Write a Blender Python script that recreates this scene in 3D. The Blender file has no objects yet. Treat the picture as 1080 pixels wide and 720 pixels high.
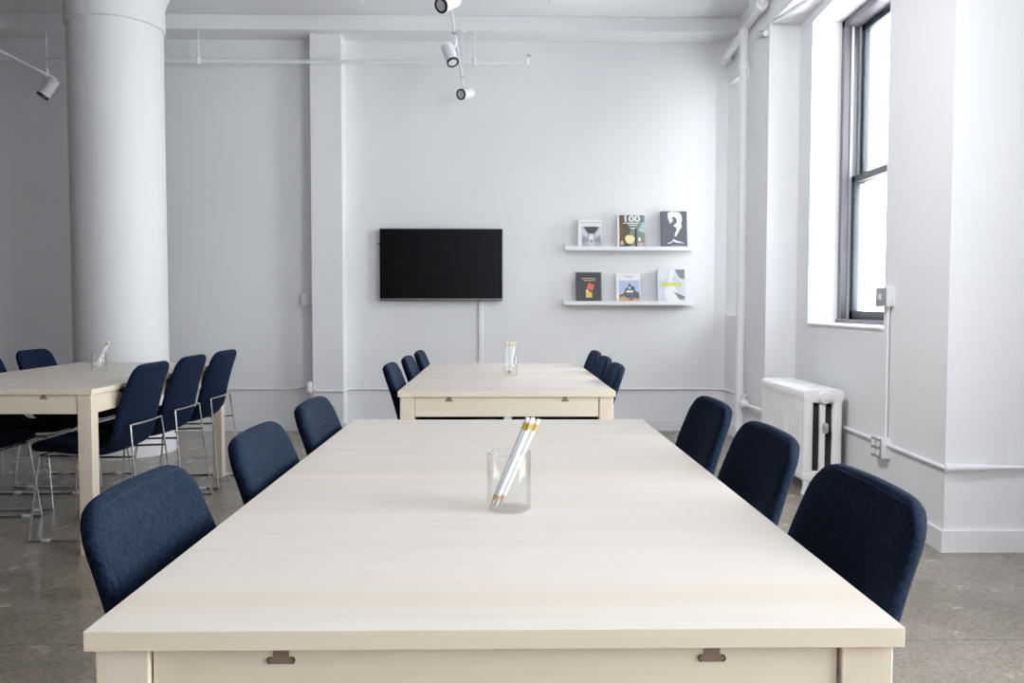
import bpy, bmesh, math, random
from mathutils import Vector, Matrix
random.seed(4)
PI = math.pi
SC = bpy.context.scene
COL = SC.collection

# ------------------------------------------------------------------ materials
def new_mat(name):
    m = bpy.data.materials.new(name); m.use_nodes = True
    nt = m.node_tree; nt.nodes.clear()
    out = nt.nodes.new('ShaderNodeOutputMaterial')
    b = nt.nodes.new('ShaderNodeBsdfPrincipled')
    nt.links.new(b.outputs[0], out.inputs[0])
    return m, nt, b, out

def N(nt, t, **kw):
    n = nt.nodes.new(t)
    for k, v in kw.items(): setattr(n, k, v)
    return n

def coords(nt, scale=(1, 1, 1), space='Object', loc=(0, 0, 0)):
    tc = N(nt, 'ShaderNodeTexCoord'); mp = N(nt, 'ShaderNodeMapping')
    mp.inputs['Scale'].default_value = scale; mp.inputs['Location'].default_value = loc
    nt.links.new(tc.outputs[space], mp.inputs['Vector'])
    return mp.outputs['Vector']

def noise(nt, vec, scale, detail=3, rough=.55):
    n = N(nt, 'ShaderNodeTexNoise'); nt.links.new(vec, n.inputs['Vector'])
    n.inputs['Scale'].default_value = scale; n.inputs['Detail'].default_value = detail
    n.inputs['Roughness'].default_value = rough
    return n.outputs['Fac']

def ramp(nt, fac, stops):
    r = N(nt, 'ShaderNodeValToRGB'); nt.links.new(fac, r.inputs['Fac'])
    e = r.color_ramp.elements
    while len(e) < len(stops): e.new(.5)
    for el, (p, c) in zip(e, stops):
        el.position = p; el.color = (*c, 1) if len(c) == 3 else c
    return r.outputs['Color']

def mixc(nt, fac, a, b, mode='MIX'):
    m = N(nt, 'ShaderNodeMix', data_type='RGBA', blend_type=mode)
    for sock, v in ((m.inputs[0], fac), (m.inputs[6], a), (m.inputs[7], b)):
        if hasattr(v, 'is_linked'): nt.links.new(v, sock)
        elif isinstance(v, (int, float)): sock.default_value = v
        else: sock.default_value = (*v, 1)
    return m.outputs[2]

def bump(nt, b, h, strength=.2, dist=.002):
    n = N(nt, 'ShaderNodeBump'); n.inputs['Strength'].default_value = strength
    n.inputs['Distance'].default_value = dist
    nt.links.new(h, n.inputs['Height']); nt.links.new(n.outputs[0], b.inputs['Normal'])

def paint(name, col, rough=.6, var=.03, bs=.12):
    m, nt, b, o = new_mat(name)
    v = coords(nt)
    f = noise(nt, v, 1.3, 4)
    lo = tuple(c * (1 - var) for c in col)
    nt.links.new(ramp(nt, f, [(.3, lo), (.7, col)]), b.inputs['Base Color'])
    b.inputs['Roughness'].default_value = rough
    b.inputs['Specular IOR Level'].default_value = .35
    if bs: bump(nt, b, noise(nt, v, 90, 3), bs, .0015)
    return m

def flat(name, col, rough=.5, metal=0., spec=.5):
    m, nt, b, o = new_mat(name)
    f = noise(nt, coords(nt), 40, 2)
    nt.links.new(ramp(nt, f, [(.3, tuple(c * .94 for c in col)), (.7, col)]), b.inputs['Base Color'])
    b.inputs['Roughness'].default_value = rough; b.inputs['Metallic'].default_value = metal
    b.inputs['Specular IOR Level'].default_value = spec
    return m

def wood(name, c1, c2, axis='X', rough=.42):
    m, nt, b, o = new_mat(name)
    sc = {'X': (.9, 16, 16), 'Y': (16, .9, 16), 'Z': (16, 16, .9)}[axis]
    v = coords(nt, sc)
    n1 = noise(nt, v, 1.1, 6, .62)
    sc2 = {'X': (.35, 3.2, 3.2), 'Y': (3.2, .35, 3.2), 'Z': (3.2, 3.2, .35)}[axis]
    n2 = noise(nt, coords(nt, sc2, loc=(3, 1, 2)), 1.7, 3)
    base = ramp(nt, n1, [(.25, c2), (.52, c1), (.8, tuple(min(1, c * 1.05) for c in c1))])
    warm = tuple(x * y for x, y in zip(c1, (.96, .90, .83)))
    fac = ramp(nt, n2, [(.45, (0, 0, 0)), (.75, (1, 1, 1))])
    mx = mixc(nt, fac, base, warm)
    # rare little dark flecks along the grain
    n3 = noise(nt, coords(nt, {'X': (2.2, 34, 34), 'Y': (34, 2.2, 34), 'Z': (34, 34, 2.2)}[axis], loc=(7, 7, 7)), 1.0, 2)
    ff = ramp(nt, n3, [(.76, (0, 0, 0)), (.82, (1, 1, 1))])
    mx = mixc(nt, ff, mx, tuple(c * .72 for c in c1))
    nt.links.new(mx, b.inputs['Base Color'])
    b.inputs['Roughness'].default_value = rough
    b.inputs['Specular IOR Level'].default_value = .4
    bump(nt, b, n1, .06, .001)
    return m

def fabric(name, c1, c2):
    m, nt, b, o = new_mat(name)
    v1 = noise(nt, coords(nt, (700, 70, 70)), 1, 2)
    v2 = noise(nt, coords(nt, (70, 700, 700), loc=(2, 5, 1)), 1, 2)
    w = N(nt, 'ShaderNodeMath', operation='ADD')
    nt.links.new(v1, w.inputs[0]); nt.links.new(v2, w.inputs[1])
    w2 = N(nt, 'ShaderNodeMath', operation='MULTIPLY'); nt.links.new(w.outputs[0], w2.inputs[0]); w2.inputs[1].default_value = .5
    nt.links.new(ramp(nt, w2.outputs[0], [(.36, c2), (.64, c1)]), b.inputs['Base Color'])
    b.inputs['Roughness'].default_value = .92
    b.inputs['Specular IOR Level'].default_value = .15
    b.inputs['Sheen Weight'].default_value = .06
    b.inputs['Sheen Roughness'].default_value = .45
    b.inputs['Sheen Tint'].default_value = (.45, .6, .9, 1)
    bump(nt, b, w2.outputs[0], .35, .001)
    return m

def concrete(name):
    m, nt, b, o = new_mat(name)
    v = coords(nt)
    big = noise(nt, v, .9, 5, .6)
    mid = noise(nt, coords(nt, loc=(4, 2, 0)), 5.5, 5, .65)
    fine = noise(nt, v, 75, 3, .6)
    c = ramp(nt, big, [(.3, (.195, .165, .134)), (.5, (.30, .258, .214)), (.72, (.39, .346, .30))])
    c = mixc(nt, .5, c, ramp(nt, mid, [(.25, (.34, .34, .34)), (.8, (.66, .65, .64))]), 'OVERLAY')
    vo = N(nt, 'ShaderNodeTexVoronoi'); nt.links.new(v, vo.inputs['Vector']); vo.inputs['Scale'].default_value = 95
    sp = ramp(nt, vo.outputs['Color'], [(.0, (.30, .27, .25)), (.45, (.5, .5, .5)), (.9, (.66, .64, .62)), (1., (.8, .78, .76))])
    c = mixc(nt, .62, c, sp, 'OVERLAY')
    dark = ramp(nt, fine, [(.28, (.52, .49, .46)), (.42, (1, 1, 1))])
    c = mixc(nt, .75, c, dark, 'MULTIPLY')
    # saw-cut joints
    tc = N(nt, 'ShaderNodeTexCoord'); sx = N(nt, 'ShaderNodeSeparateXYZ'); nt.links.new(tc.outputs['Object'], sx.inputs[0])
    def joint(sock, at, half):
        a = N(nt, 'ShaderNodeMath', operation='SUBTRACT'); nt.links.new(sock, a.inputs[0]); a.inputs[1].default_value = at
        ab = N(nt, 'ShaderNodeMath', operation='ABSOLUTE'); nt.links.new(a.outputs[0], ab.inputs[0])
        l = N(nt, 'ShaderNodeMath', operation='LESS_THAN'); nt.links.new(ab.outputs[0], l.inputs[0]); l.inputs[1].default_value = half
        return l.outputs[0]
    for s, at in ((sx.outputs['Y'], 2.68), (sx.outputs['X'], 2.28), (sx.outputs['Y'], -1.2), (sx.outputs['X'], -4.6)):
        c = mixc(nt, joint(s, at, .0018), c, (.11, .10, .09))
    nt.links.new(c, b.inputs['Base Color'])
    rr = ramp(nt, mid, [(.3, (.14, .14, .14)), (.7, (.30, .30, .30))])
    nt.links.new(rr, b.inputs['Roughness'])
    b.inputs['Specular IOR Level'].default_value = .5
    bump(nt, b, fine, .05, .001)
    return m

def glassy(name, tint=(1, 1, 1), base=.06, edge=.65):
    m = bpy.data.materials.new(name); m.use_nodes = True
    nt = m.node_tree; nt.nodes.clear()
    out = N(nt, 'ShaderNodeOutputMaterial'); mix = N(nt, 'ShaderNodeMixShader')
    tr = N(nt, 'ShaderNodeBsdfTransparent'); tr.inputs[0].default_value = (*tint, 1)
    gl = N(nt, 'ShaderNodeBsdfGlossy'); gl.inputs['Roughness'].default_value = .03
    lw = N(nt, 'ShaderNodeLayerWeight'); lw.inputs['Blend'].default_value = .35
    mr = N(nt, 'ShaderNodeMapRange'); nt.links.new(lw.outputs['Facing'], mr.inputs['Value'])
    mr.inputs['From Min'].default_value = .25; mr.inputs['From Max'].default_value = 1.
    mr.inputs['To Min'].default_value = base; mr.inputs['To Max'].default_value = edge
    nt.links.new(mr.outputs[0], mix.inputs[0]); nt.links.new(tr.outputs[0], mix.inputs[1]); nt.links.new(gl.outputs[0], mix.inputs[2])
    nt.links.new(mix.outputs[0], out.inputs[0])
    return m

M = {}
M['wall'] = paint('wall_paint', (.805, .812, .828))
M['greywall'] = paint('grey_wall_paint', (.22, .225, .24))  # unseen walls kept dark to cut bounced light on the left
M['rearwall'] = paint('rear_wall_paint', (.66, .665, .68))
M['ceil'] = paint('ceiling_paint', (.80, .81, .83))
M['column'] = paint('column_paint', (.805, .812, .828), .55)
M['trim'] = paint('trim_paint', (.81, .82, .84), .45, .02, 0)
M['pipe'] = paint('painted_pipe', (.80, .81, .83), .4, .02, 0)
M['radiator'] = paint('radiator_enamel', (.82, .82, .82), .35, .10, .25)
M['floor'] = concrete('polished_concrete')
M['wood_top'] = wood('birch_top', (.715, .66, .598), (.665, .605, .535), 'X')
M['wood_x'] = wood('birch_across', (.80, .71, .58), (.74, .64, .50), 'X')
M['wood_z'] = wood('birch_upright', (.79, .69, .565), (.72, .61, .48), 'Z')
M['wood_y'] = wood('birch_along', (.79, .69, .565), (.72, .61, .48), 'Y')
M['slot'] = flat('brown_slot', (.25, .185, .14), .55)
M['slotdark'] = flat('slot_shade', (.05, .035, .025), .7)
M['navy'] = fabric('navy_weave', (.0255, .0375, .062), (.0055, .009, .0165))
M['seam'] = flat('navy_seam', (.010, .018, .04), .9)
M['chrome'] = flat('chrome', (.72, .72, .73), .16, 1.)
M['glide'] = flat('clear_glide', (.75, .77, .78), .3)
M['cup'] = glassy('drinking_glass', (.992, .995, .995), .03, .6)
M['cupbase'] = glassy('glass_base', (.985, .985, .985), .05, .3)
M['winglass'] = glassy('window_glass', (.98, .99, 1.0), .03, .3)
M['pencil'] = flat('white_pencil', (.82, .83, .85), .35)
M['ferrule'] = flat('brass_ferrule', (.80, .58, .16), .3, .75)
M['eraser'] = flat('white_eraser', (.85, .85, .84), .7)
M['tip'] = flat('cedar_tip', (.52, .38, .24), .7)
M['lead'] = flat('graphite', (.05, .05, .05), .4, .3)
M['frame'] = flat('grey_window_frame', (.155, .15, .165), .34, .25)
M['sash'] = flat('dark_sash', (.05, .055, .065), .4, .2)
M['sashlt'] = flat('pale_sash', (.42, .43, .46), .4)
M['screen'] = flat('screen_black', (.006, .006, .008), .14, 0, .45)
M['bezel'] = flat('tv_bezel', (.05, .052, .056), .32, .4)
M['bezelbot'] = flat('tv_silver', (.36, .37, .38), .3, .7)
M['red'] = flat('red_light', (.7, .04, .03), .4)
M['blackring'] = flat('black_ring', (.012, .012, .013), .45)
M['lens'] = flat('frosted_lens', (.62, .63, .65), .25)
M['spot'] = paint('spot_white', (.78, .79, .82), .38, .02, 0)
M['boxgrey'] = flat('grey_plate', (.36, .37, .40), .4, .3)
M['plastic'] = flat('white_plastic', (.80, .80, .82), .4)
M['dark'] = flat('gap_shade', (.03, .03, .03), .6)
M['paper'] = flat('paper_edges', (.80, .79, .77), .8)
M['brassv'] = flat('worn_valve', (.6, .6, .6), .3, .6)

# ------------------------------------------------------------------ mesh tools
def link(name, bm, mat, parent=None, smooth=False, loc=None):
    me = bpy.data.meshes.new(name)
    bmesh.ops.recalc_face_normals(bm, faces=bm.faces)
    bm.to_mesh(me); bm.free()
    if smooth:
        for p in me.polygons: p.use_smooth = True
        if smooth != 'full':
            try: me.set_sharp_from_angle(angle=math.radians(38))
            except Exception: pass
    for k in (mat if isinstance(mat, (list, tuple)) else [mat]): me.materials.append(M[k])
    o = bpy.data.objects.new(name, me); COL.objects.link(o)
    if parent: o.parent = parent
    if loc: o.location = loc
    return o

def thing(name, label, cat, loc=(0, 0, 0), rz=0, group=None):
    o = bpy.data.objects.new(name, None); COL.objects.link(o)
    o.empty_display_size = .1
    o.location = loc; o.rotation_euler = (0, 0, rz)
    return tag(o, label, cat, group)

def tag(o, label, cat, group=None):
    o['label'] = label; o['category'] = cat
    if group: o['group'] = group
    return o

def struct(o, label=None):
    o['kind'] = 'structure'
    if label: o['label'] = label
    return o

def dup(root, loc, rz, label, group=None):
    r = root.copy(); COL.objects.link(r); r.location = loc; r.rotation_euler = (0, 0, rz)
    r['label'] = label
    if group: r['group'] = group
    for ch in list(root.children):
        c = ch.copy(); COL.objects.link(c); c.parent = r
        for g in list(ch.children):
            d = g.copy(); COL.objects.link(d); d.parent = c
    return r

def box(bm, x0, x1, y0, y1, z0, z1, bev=0, seg=2):
    vs = [bm.verts.new((x, y, z)) for z in (z0, z1) for y in (y0, y1) for x in (x0, x1)]
    fs = []
    for q in ((0, 1, 3, 2), (4, 6, 7, 5), (0, 4, 5, 1), (2, 3, 7, 6), (0, 2, 6, 4), (1, 5, 7, 3)):
        fs.append(bm.faces.new([vs[i] for i in q]))
    if bev:
        es = {e for f in fs for e in f.edges}
        bmesh.ops.bevel(bm, geom=list(es), offset=bev, segments=seg, affect='EDGES', profile=.5)
    return bm

def mkbox(*a, **k): return box(bmesh.new(), *a, **k)

def prism(bm, poly, z0, z1):
    a = [bm.verts.new((x, y, z0)) for x, y in poly]; b = [bm.verts.new((x, y, z1)) for x, y in poly]
    n = len(poly)
    bm.faces.new(a); bm.faces.new(b)
    for i in range(n): bm.faces.new((a[i], a[(i + 1) % n], b[(i + 1) % n], b[i]))
    return bm

def prism_xz(bm, poly, y0, y1):
    a = [bm.verts.new((x, y0, z)) for x, z in poly]; b = [bm.verts.new((x, y1, z)) for x, z in poly]
    n = len(poly)
    bm.faces.new(a); bm.faces.new(b)
    for i in range(n): bm.faces.new((a[i], a[(i + 1) % n], b[(i + 1) % n], b[i]))
    return bm

def tube(bm, pts, r, n=10, caps=True):
    pts = [Vector(p) for p in pts]
    rs = r if isinstance(r, (list, tuple)) else [r] * len(pts)
    rings = []; prev = None
    for i, p in enumerate(pts):
        if i == 0: t = pts[1] - p
        elif i == len(pts) - 1: t = p - pts[i - 1]
        else: t = (pts[i + 1] - p).normalized() + (p - pts[i - 1]).normalized()
        t.normalize()
        if prev is None:
            u = t.cross(Vector((0, 0, 1)))
            if u.length < 1e-3: u = t.cross(Vector((0, 1, 0)))
        else:
            u = prev - t * prev.dot(t)
        u.normalize(); prev = u; w = t.cross(u)
        rings.append([bm.verts.new(p + (u * math.cos(2 * PI * k / n) + w * math.sin(2 * PI * k / n)) * rs[i]) for k in range(n)])
    for a, b in zip(rings, rings[1:]):
        for k in range(n): bm.faces.new((a[k], a[(k + 1) % n], b[(k + 1) % n], b[k]))
    if caps:
        bm.faces.new(rings[0]); bm.faces.new(rings[-1])
    return bm

def fillet(pts, r, n=5):
    """round the corners of a polyline"""
    pts = [Vector(p) for p in pts]; out = [pts[0]]
    for i in range(1, len(pts) - 1):
        a, b, c = pts[i - 1], pts[i], pts[i + 1]
        d = min(r, (a - b).length * .45, (c - b).length * .45)
        p, q = b + (a - b).normalized() * d, b + (c - b).normalized() * d
        for k in range(n + 1):
            t = k / n
            out.append(p * (1 - t) ** 2 + b * 2 * t * (1 - t) + q * t * t)
    out.append(pts[-1]); return out

def lathe(bm, prof, n=48, caps=(True, True), axis=None):
    """prof: (radius, z)"""
    rings = [[bm.verts.new((r * math.cos(2 * PI * k / n), r * math.sin(2 * PI * k / n), z)) for k in range(n)] for r, z in prof]
    for a, b in zip(rings, rings[1:]):
        for k in range(n): bm.faces.new((a[k], a[(k + 1) % n], b[(k + 1) % n], b[k]))
    if caps[0]: bm.faces.new(rings[0])
    if caps[1]: bm.faces.new(rings[-1])
    return bm

def along(d):
    """matrix turning +Z into direction d"""
    return Vector((0, 0, 1)).rotation_difference(Vector(d).normalized()).to_matrix().to_4x4()

# ------------------------------------------------------------------ room
CZ = 3.575; YB = 7.3; XL = -9.5; YR = -1.6
def xr(y): return 2.036 + .055 * (y - 3.664)

struct(link('floor', mkbox(XL - .3, 3.4, YR - .3, YB + .3, -.2, 0), 'floor'))
struct(link('ceiling', mkbox(XL - .3, 3.4, YR - .3, YB + .3, CZ, CZ + .2), 'ceil'))
struct(link('wall_back', mkbox(XL - .3, 3.4, YB, YB + .25, 0, CZ), 'wall'))
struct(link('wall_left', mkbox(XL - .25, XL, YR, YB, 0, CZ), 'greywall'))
# rear wall behind the camera, set close to bounce light, darker left part
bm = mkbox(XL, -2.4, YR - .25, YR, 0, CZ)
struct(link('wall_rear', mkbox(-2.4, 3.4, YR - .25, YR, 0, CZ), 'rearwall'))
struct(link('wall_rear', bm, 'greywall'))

# right wall: pier, window bay, pilaster, far bay; then the bays beside the camera
P1, P2, P3, P4 = (2.036, 3.664), (xr(4.369), 4.369), (xr(5.634), 5.634), (xr(5.904), 5.904)
TH = .52
SILL, HEAD = .9965, 3.065
bm = bmesh.new()
prism(bm, [P1, (3.2, 3.664), (3.2, 4.369), P2], 0, CZ)                       # pier
prism(bm, [P2, (P2[0] + TH, P2[1]), (P3[0] + TH, P3[1]), P3], 0, SILL)       # under the window
prism(bm, [P2, (P2[0] + TH, P2[1]), (P3[0] + TH, P3[1]), P3], HEAD, CZ)      # over the window
prism(bm, [P3, (P3[0] + TH, P3[1]), (P4[0] + TH, P4[1]), P4], 0, CZ)
prism(bm, [(1.937, 5.904), (2.75, 5.904), (2.75, 6.383), (1.937, 6.383)], 0, CZ)   # pilaster
A, B_, C_, D_ = (2.06, 6.383), (2.055, 6.5), (2.02, 7.255), (1.927, YB)
prism(bm, [A, (2.6, 6.383), (2.6, 6.5), B_], 0, CZ)
prism(bm, [B_, (2.6, 6.5), (2.6, 7.03), (2.27, 7.03), C_], 0, 1.04)
prism(bm, [B_, (2.6, 6.5), (2.6, 7.03), (2.27, 7.03), C_], HEAD + .005, CZ)
prism(bm, [C_, (2.27, 7.03), (2.6, 7.03), (2.6, YB), D_], 0, CZ)
# bays beside and behind the camera
XN = 2.75
for y0, y1, z0, z1 in ((3.3, 3.664, 0, CZ), (1.85, 3.3, 0, CZ), (-.85, 1.85, 0, .7), (-.85, 1.85, 3.1, CZ), (YR, -.85, 0, CZ)):
    box(bm, XN, XN + .5, y0, y1, z0, z1)
struct(link('wall_right', bm, 'wall'))

# pilaster on the back wall, ceiling beams
struct(link('trim_1', mkbox(-1.627, -1.361, 7.125, YB, 0, CZ), 'wall'), 'flat white pilaster on the back wall')
struct(link('trim_2', mkbox(XL, 2.06, 7.02, YB, 3.45, CZ, bev=.006), 'ceil'), 'white ceiling beam along the back wall')
bm = bmesh.new(); prism(bm, [(1.931, 6.39), (1.931, 5.898), (1.985, 3.658), (2.74, 3.658), (2.74, 6.39)], 3.14, CZ - .002)
struct(link('trim_3', bm, 'ceil'), 'white ceiling beam along the window wall')
for i, x in enumerate((.558, -1.23, -3.05)):
    struct(link('trim_%d' % (4 + i), mkbox(x - .18, x + .18, YR, 6.4, 3.45, CZ, bev=.008), 'ceil'), 'white ceiling joist')

# baseboards
def strip(bm, a, b, n, h=.1, t=.018):
    nx, ny = n[0] * t, n[1] * t
    prism(bm, [a, b, (b[0] + nx, b[1] + ny), (a[0] + nx, a[1] + ny)], 0, h)
bm = bmesh.new()
strip(bm, (1.927, YB), (-1.361, YB), (0, -1)); strip(bm, (-1.361, YB), (-1.361, 7.107), (1, 0))
strip(bm, (-1.361, 7.125), (-1.627, 7.125), (0, -1)); strip(bm, (-1.627, YB), (-1.627, 7.107), (-1, 0))
strip(bm, (-1.627, YB), (XL, YB), (0, -1))
struct(link('baseboard_back', bm, 'trim'))
bm = bmesh.new()
strip(bm, (2.018, 3.664), (XN, 3.664), (0, -1)); strip(bm, P1, P4, (-1, 0))
strip(bm, (1.937, 5.904), P4, (0, -1)); strip(bm, (1.937, 5.886), (1.937, 6.383), (-1, 0))
strip(bm, A, C_, (-1, 0)); strip(bm, C_, D_, (-.4, -.9))
strip(bm, (XN, 3.664), (XN, YR), (-1, 0))
struct(link('baseboard_right', bm, 'trim'))
bm = bmesh.new(); strip(bm, (XL, YB), (XL, YR), (1, 0)); struct(link('baseboard_left', bm, 'trim'))

# round column
bm = bmesh.new()
R0 = .333
prof = [(R0 + .045, 0), (R0 + .045, .10), (R0 + .03, .125), (R0, .135), (R0, 3.195), (R0 + .016, 3.2), (R0 + .018, 3.33), (R0 + .012, 3.345),
        (R0 + .015, 3.38), (R0 + .03, 3.43), (R0 + .055, 3.49), (R0 + .09, CZ + .02)]
lathe(bm, prof, 96)
col = link('column', bm, 'column', smooth=True); col.location = (-2.892, 6.29, 0)
struct(col, 'round white column with flared capital'); col['category'] = 'column'

# ------------------------------------------------------------------ windows
def sash_window(name, x, y0, y1, z0, z1, inward_slope=0.0):
    """double-hung window in a plane of constant x (outside is +x)"""
    bm = bmesh.new()
    D = .16
    for a in ((y0, y0 + .05), (y1 - .05, y1)): box(bm, x, x + D, a[0], a[1], z0, z1, bev=.004)
    box(bm, x, x + D, y0, y1, z1 - .05, z1, bev=.004); box(bm, x - .01, x + D, y0, y1, z0, z0 + .035, bev=.004)
    root = struct(link(name, bm, 'frame', smooth=True))
    # inner bead lines on the jambs
    bm = bmesh.new()
    for a in ((y0 + .05, y0 + .062), (y1 - .062, y1 - .05)):
        box(bm, x + .045, x + .06, a[0], a[1], z0 + .03, z1 - .05); box(bm, x + .1, x + .112, a[0], a[1], z0 + .03, z1 - .05)
    link('window_track', bm, 'sashlt', root)
    mid = z0 + (z1 - z0) * .475
    yi0, yi1 = y0 + .062, y1 - .062
    for nm, xs, za, zb in (('lower_sash', x + .06, z0 + .03, mid + .025), ('upper_sash', x + .112, mid - .02, z1 - .045)):
        bm = bmesh.new()
        for a in ((yi0, yi0 + .045), (yi1 - .045, yi1)): box(bm, xs, xs + .04, a[0], a[1], za, zb, bev=.003)
        box(bm, xs, xs + .04, yi0, yi1, zb - .045, zb, bev=.003); box(bm, xs, xs + .04, yi0, yi1, za, za + .06, bev=.003)
        s = link(nm, bm, 'sash', root, True)
        link('pane', mkbox(xs + .017, xs + .021, yi0 + .04, yi1 - .04, za + .05, zb - .04), 'winglass', s)
    lk = bmesh.new(); box(lk, x + .04, x + .075, (y0 + y1) / 2 - .03, (y0 + y1) / 2 + .03, mid + .025, mid + .045, bev=.006)
    link('sash_lock', lk, 'brassv', root, True)
    return root
sash_window('window_1', 2.345, 4.369, 5.634, 1.0, HEAD)
sash_window('window_2', 2.27, 6.5, 7.03, 1.042, HEAD + .005)
sash_window('window_3', 2.98, -.85, 1.85, .7, 3.1)
# window stools (painted sills)
bm = bmesh.new()
prism(bm, [(P2[0] - .012, P2[1]), (2.35, P2[1]), (2.35, P3[1]), (P3[0] - .012, P3[1])], SILL, SILL + .012)
struct(link('trim_7', bm, 'trim'), 'white window sill')

# ------------------------------------------------------------------ tables
TW, TL, TT, TH_T = .954, 1.743, .024, .75
def make_table(label):
    root = thing('meeting_table', label, 'table')
    hw = TW / 2
    tp = link('tabletop', mkbox(-hw, hw, 0, TL, TH_T - TT, TH_T, bev=.0012), ['wood_top', 'wood_x'], root)
    for f in tp.data.polygons: f.material_index = 0 if abs(f.normal.z) > .5 else 1
    lw = .062; s = .009
    for x in (-hw + s, hw - s - lw):
        for y in (s, TL - s - lw):
            link('leg', mkbox(x, x + lw, y, y + lw, 0, TH_T - TT, bev=.002, seg=2), 'wood_z', root)
    z0, z1 = .638, TH_T - TT
    for y in (s + .006, TL - s - .03):
        ap = link('apron', mkbox(-hw + s + lw + .0025, hw - s - lw - .0025, y, y + .024, z0, z1 - .0005, bev=.001), 'wood_x', root)
        for cx in (-.254, .254):
            yo = y - .0012 if y < 1 else y + .024
            sl = bmesh.new()
            h = .0155; zt = z1 - .0006
            poly = [(-.0095, 0), (-.0095, -.0125)]
            for k in range(7):
                a = PI / 2 + PI * k / 6
                poly.append((-.0125 + .0042 * math.cos(a), -.0168 + .0042 * math.sin(a)))
            for k in range(7):
                a = -PI / 2 + PI * k / 6
                poly.append((.0125 + .0042 * math.cos(a), -.0168 + .0042 * math.sin(a)))
            poly += [(.0095, -.0125), (.0095, 0)]
            prism_xz(sl, [(cx + px * 1.0, zt + pz) for px, pz in poly], yo, yo + .0012)
            so = link('joint_slot', sl, 'slot', ap)
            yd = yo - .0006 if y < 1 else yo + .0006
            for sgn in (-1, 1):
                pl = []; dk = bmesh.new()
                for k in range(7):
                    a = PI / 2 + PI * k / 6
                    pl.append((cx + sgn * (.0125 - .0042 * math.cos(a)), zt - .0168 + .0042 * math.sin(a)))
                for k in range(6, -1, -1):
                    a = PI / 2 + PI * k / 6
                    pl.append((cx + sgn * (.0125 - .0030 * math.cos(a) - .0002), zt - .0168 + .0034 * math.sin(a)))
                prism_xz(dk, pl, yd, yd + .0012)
                link('slot_shadow', dk, 'slotdark', ap)  # painted shade at each end of the recess
    for x in (-hw + s + .006, hw - s - .03):
        link('apron', mkbox(x, x + .024, s + lw + .0025, TL - s - lw - .0025, z0, z1 - .0005, bev=.001), 'wood_y', root)
    return root
T_F = (-.002, .93, 0); T_B = (.034, 3.546, 0); LR = -.0073
T_L = (-1.811 - TW / 2 * math.cos(LR), 3.641 - TW / 2 * math.sin(LR), 0)
GT = None
t_front = make_table('large pale birch table nearest the camera, at the bottom of the photo')
t_front.location = T_F
dup(t_front, T_B, 0, 'pale birch table standing beyond the near table, in front of the wall-mounted television')
dup(t_front, T_L, LR, 'pale birch table at the left in front of the round white column')

# ------------------------------------------------------------------ chairs
PROF = [(-.235, .432), (-.222, .440), (-.19, .447), (-.10, .445), (.02, .434), (.10, .430), (.148, .440), (.180, .468),
        (.200, .512), (.215, .565), (.232, .63), (.258, .715), (.285, .79), (.303, .843)]
def catmull(P, n):
    P = [Vector((0, *p)) for p in P]; P = [P[0] * 2 - P[1]] + P + [P[-1] * 2 - P[-2]]
    out = []
    for i in range(1, len(P) - 2):
        for k in range(n):
            t = k / n; a, b, c, d = P[i - 1:i + 3]
            out.append(.5 * (2 * b + (c - a) * t + (2 * a - 5 * b + 4 * c - d) * t * t + (3 * b - a - 3 * c + d) * t ** 3))
    out.append(P[-2]); return out
def shell_rows():
    dense = catmull(PROF, 24)
    L = [0]
    for a, b in zip(dense, dense[1:]): L.append(L[-1] + (b - a).length)
    tot = L[-1]
    S = []
    e = [0, .0012, .004, .008, .014, .022, .034, .05, .07, .09, .11]
    S += e + [.11 + (tot - .22) * k / 34 for k in range(1, 34)] + [tot - v for v in reversed(e)]
    rows = []
    for s in S:
        j = 0
        while j < len(L) - 2 and L[j + 1] < s: j += 1
        t = (s - L[j]) / max(1e-9, L[j + 1] - L[j])
        p = dense[j].lerp(dense[j + 1], t); tg = (dense[min(j + 2, len(dense) - 1)] - dense[max(j - 1, 0)]).normalized()
        nrm = Vector((0, -tg.z, tg.y))          # up / towards the sitter
        f = s / tot
        hw = .218 + .006 * math.sin(PI * min(1, f / .55)) - .030 * max(0, (f - .5) / .5) ** 1.2
        d0, d1 = s, tot - s
        Rf, Rb = .10, .07
        w = hw
        if d0 < Rf: w = hw - Rf * .9 + .9 * math.sqrt(max(0, Rf ** 2 - (Rf - d0) ** 2))
        if d1 < Rb: w = hw - Rb + math.sqrt(max(0, Rb ** 2 - (Rb - d1) ** 2))
        th = .026 - .006 * max(0, (f - .45) / .55)
        te = .020
        if d0 < te * 2: th *= math.sqrt(max(0.0004, 1 - (1 - d0 / (te * 2)) ** 2))
        if d1 < te: th *= math.sqrt(max(0.0004, 1 - (1 - d1 / te) ** 2))
        rows.append((p, nrm, w, th, f, tg))
    return rows
ROWS = shell_rows()
NC = 36
def shell_pt(row, ang, inset=0.0, lift=0.0):
    p, nrm, w, th, f, tg = row
    c, s = math.cos(ang), math.sin(ang)
    x = (w - inset) * math.copysign(abs(c) ** .38, c)
    o = th * math.copysign(abs(s) ** .62, s)
    back = max(0, min(1, (f - .42) / .25))
    k = (.42 * back + .10 * (1 - back)) * x * x
    crown = -tg * (.010 * (x / .2) ** 2) * max(0, (f - .9) / .1)
    q = p + nrm * (o + lift + k) + crown
    return Vector((x, q.y, q.z))
FSPLIT = .56
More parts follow.
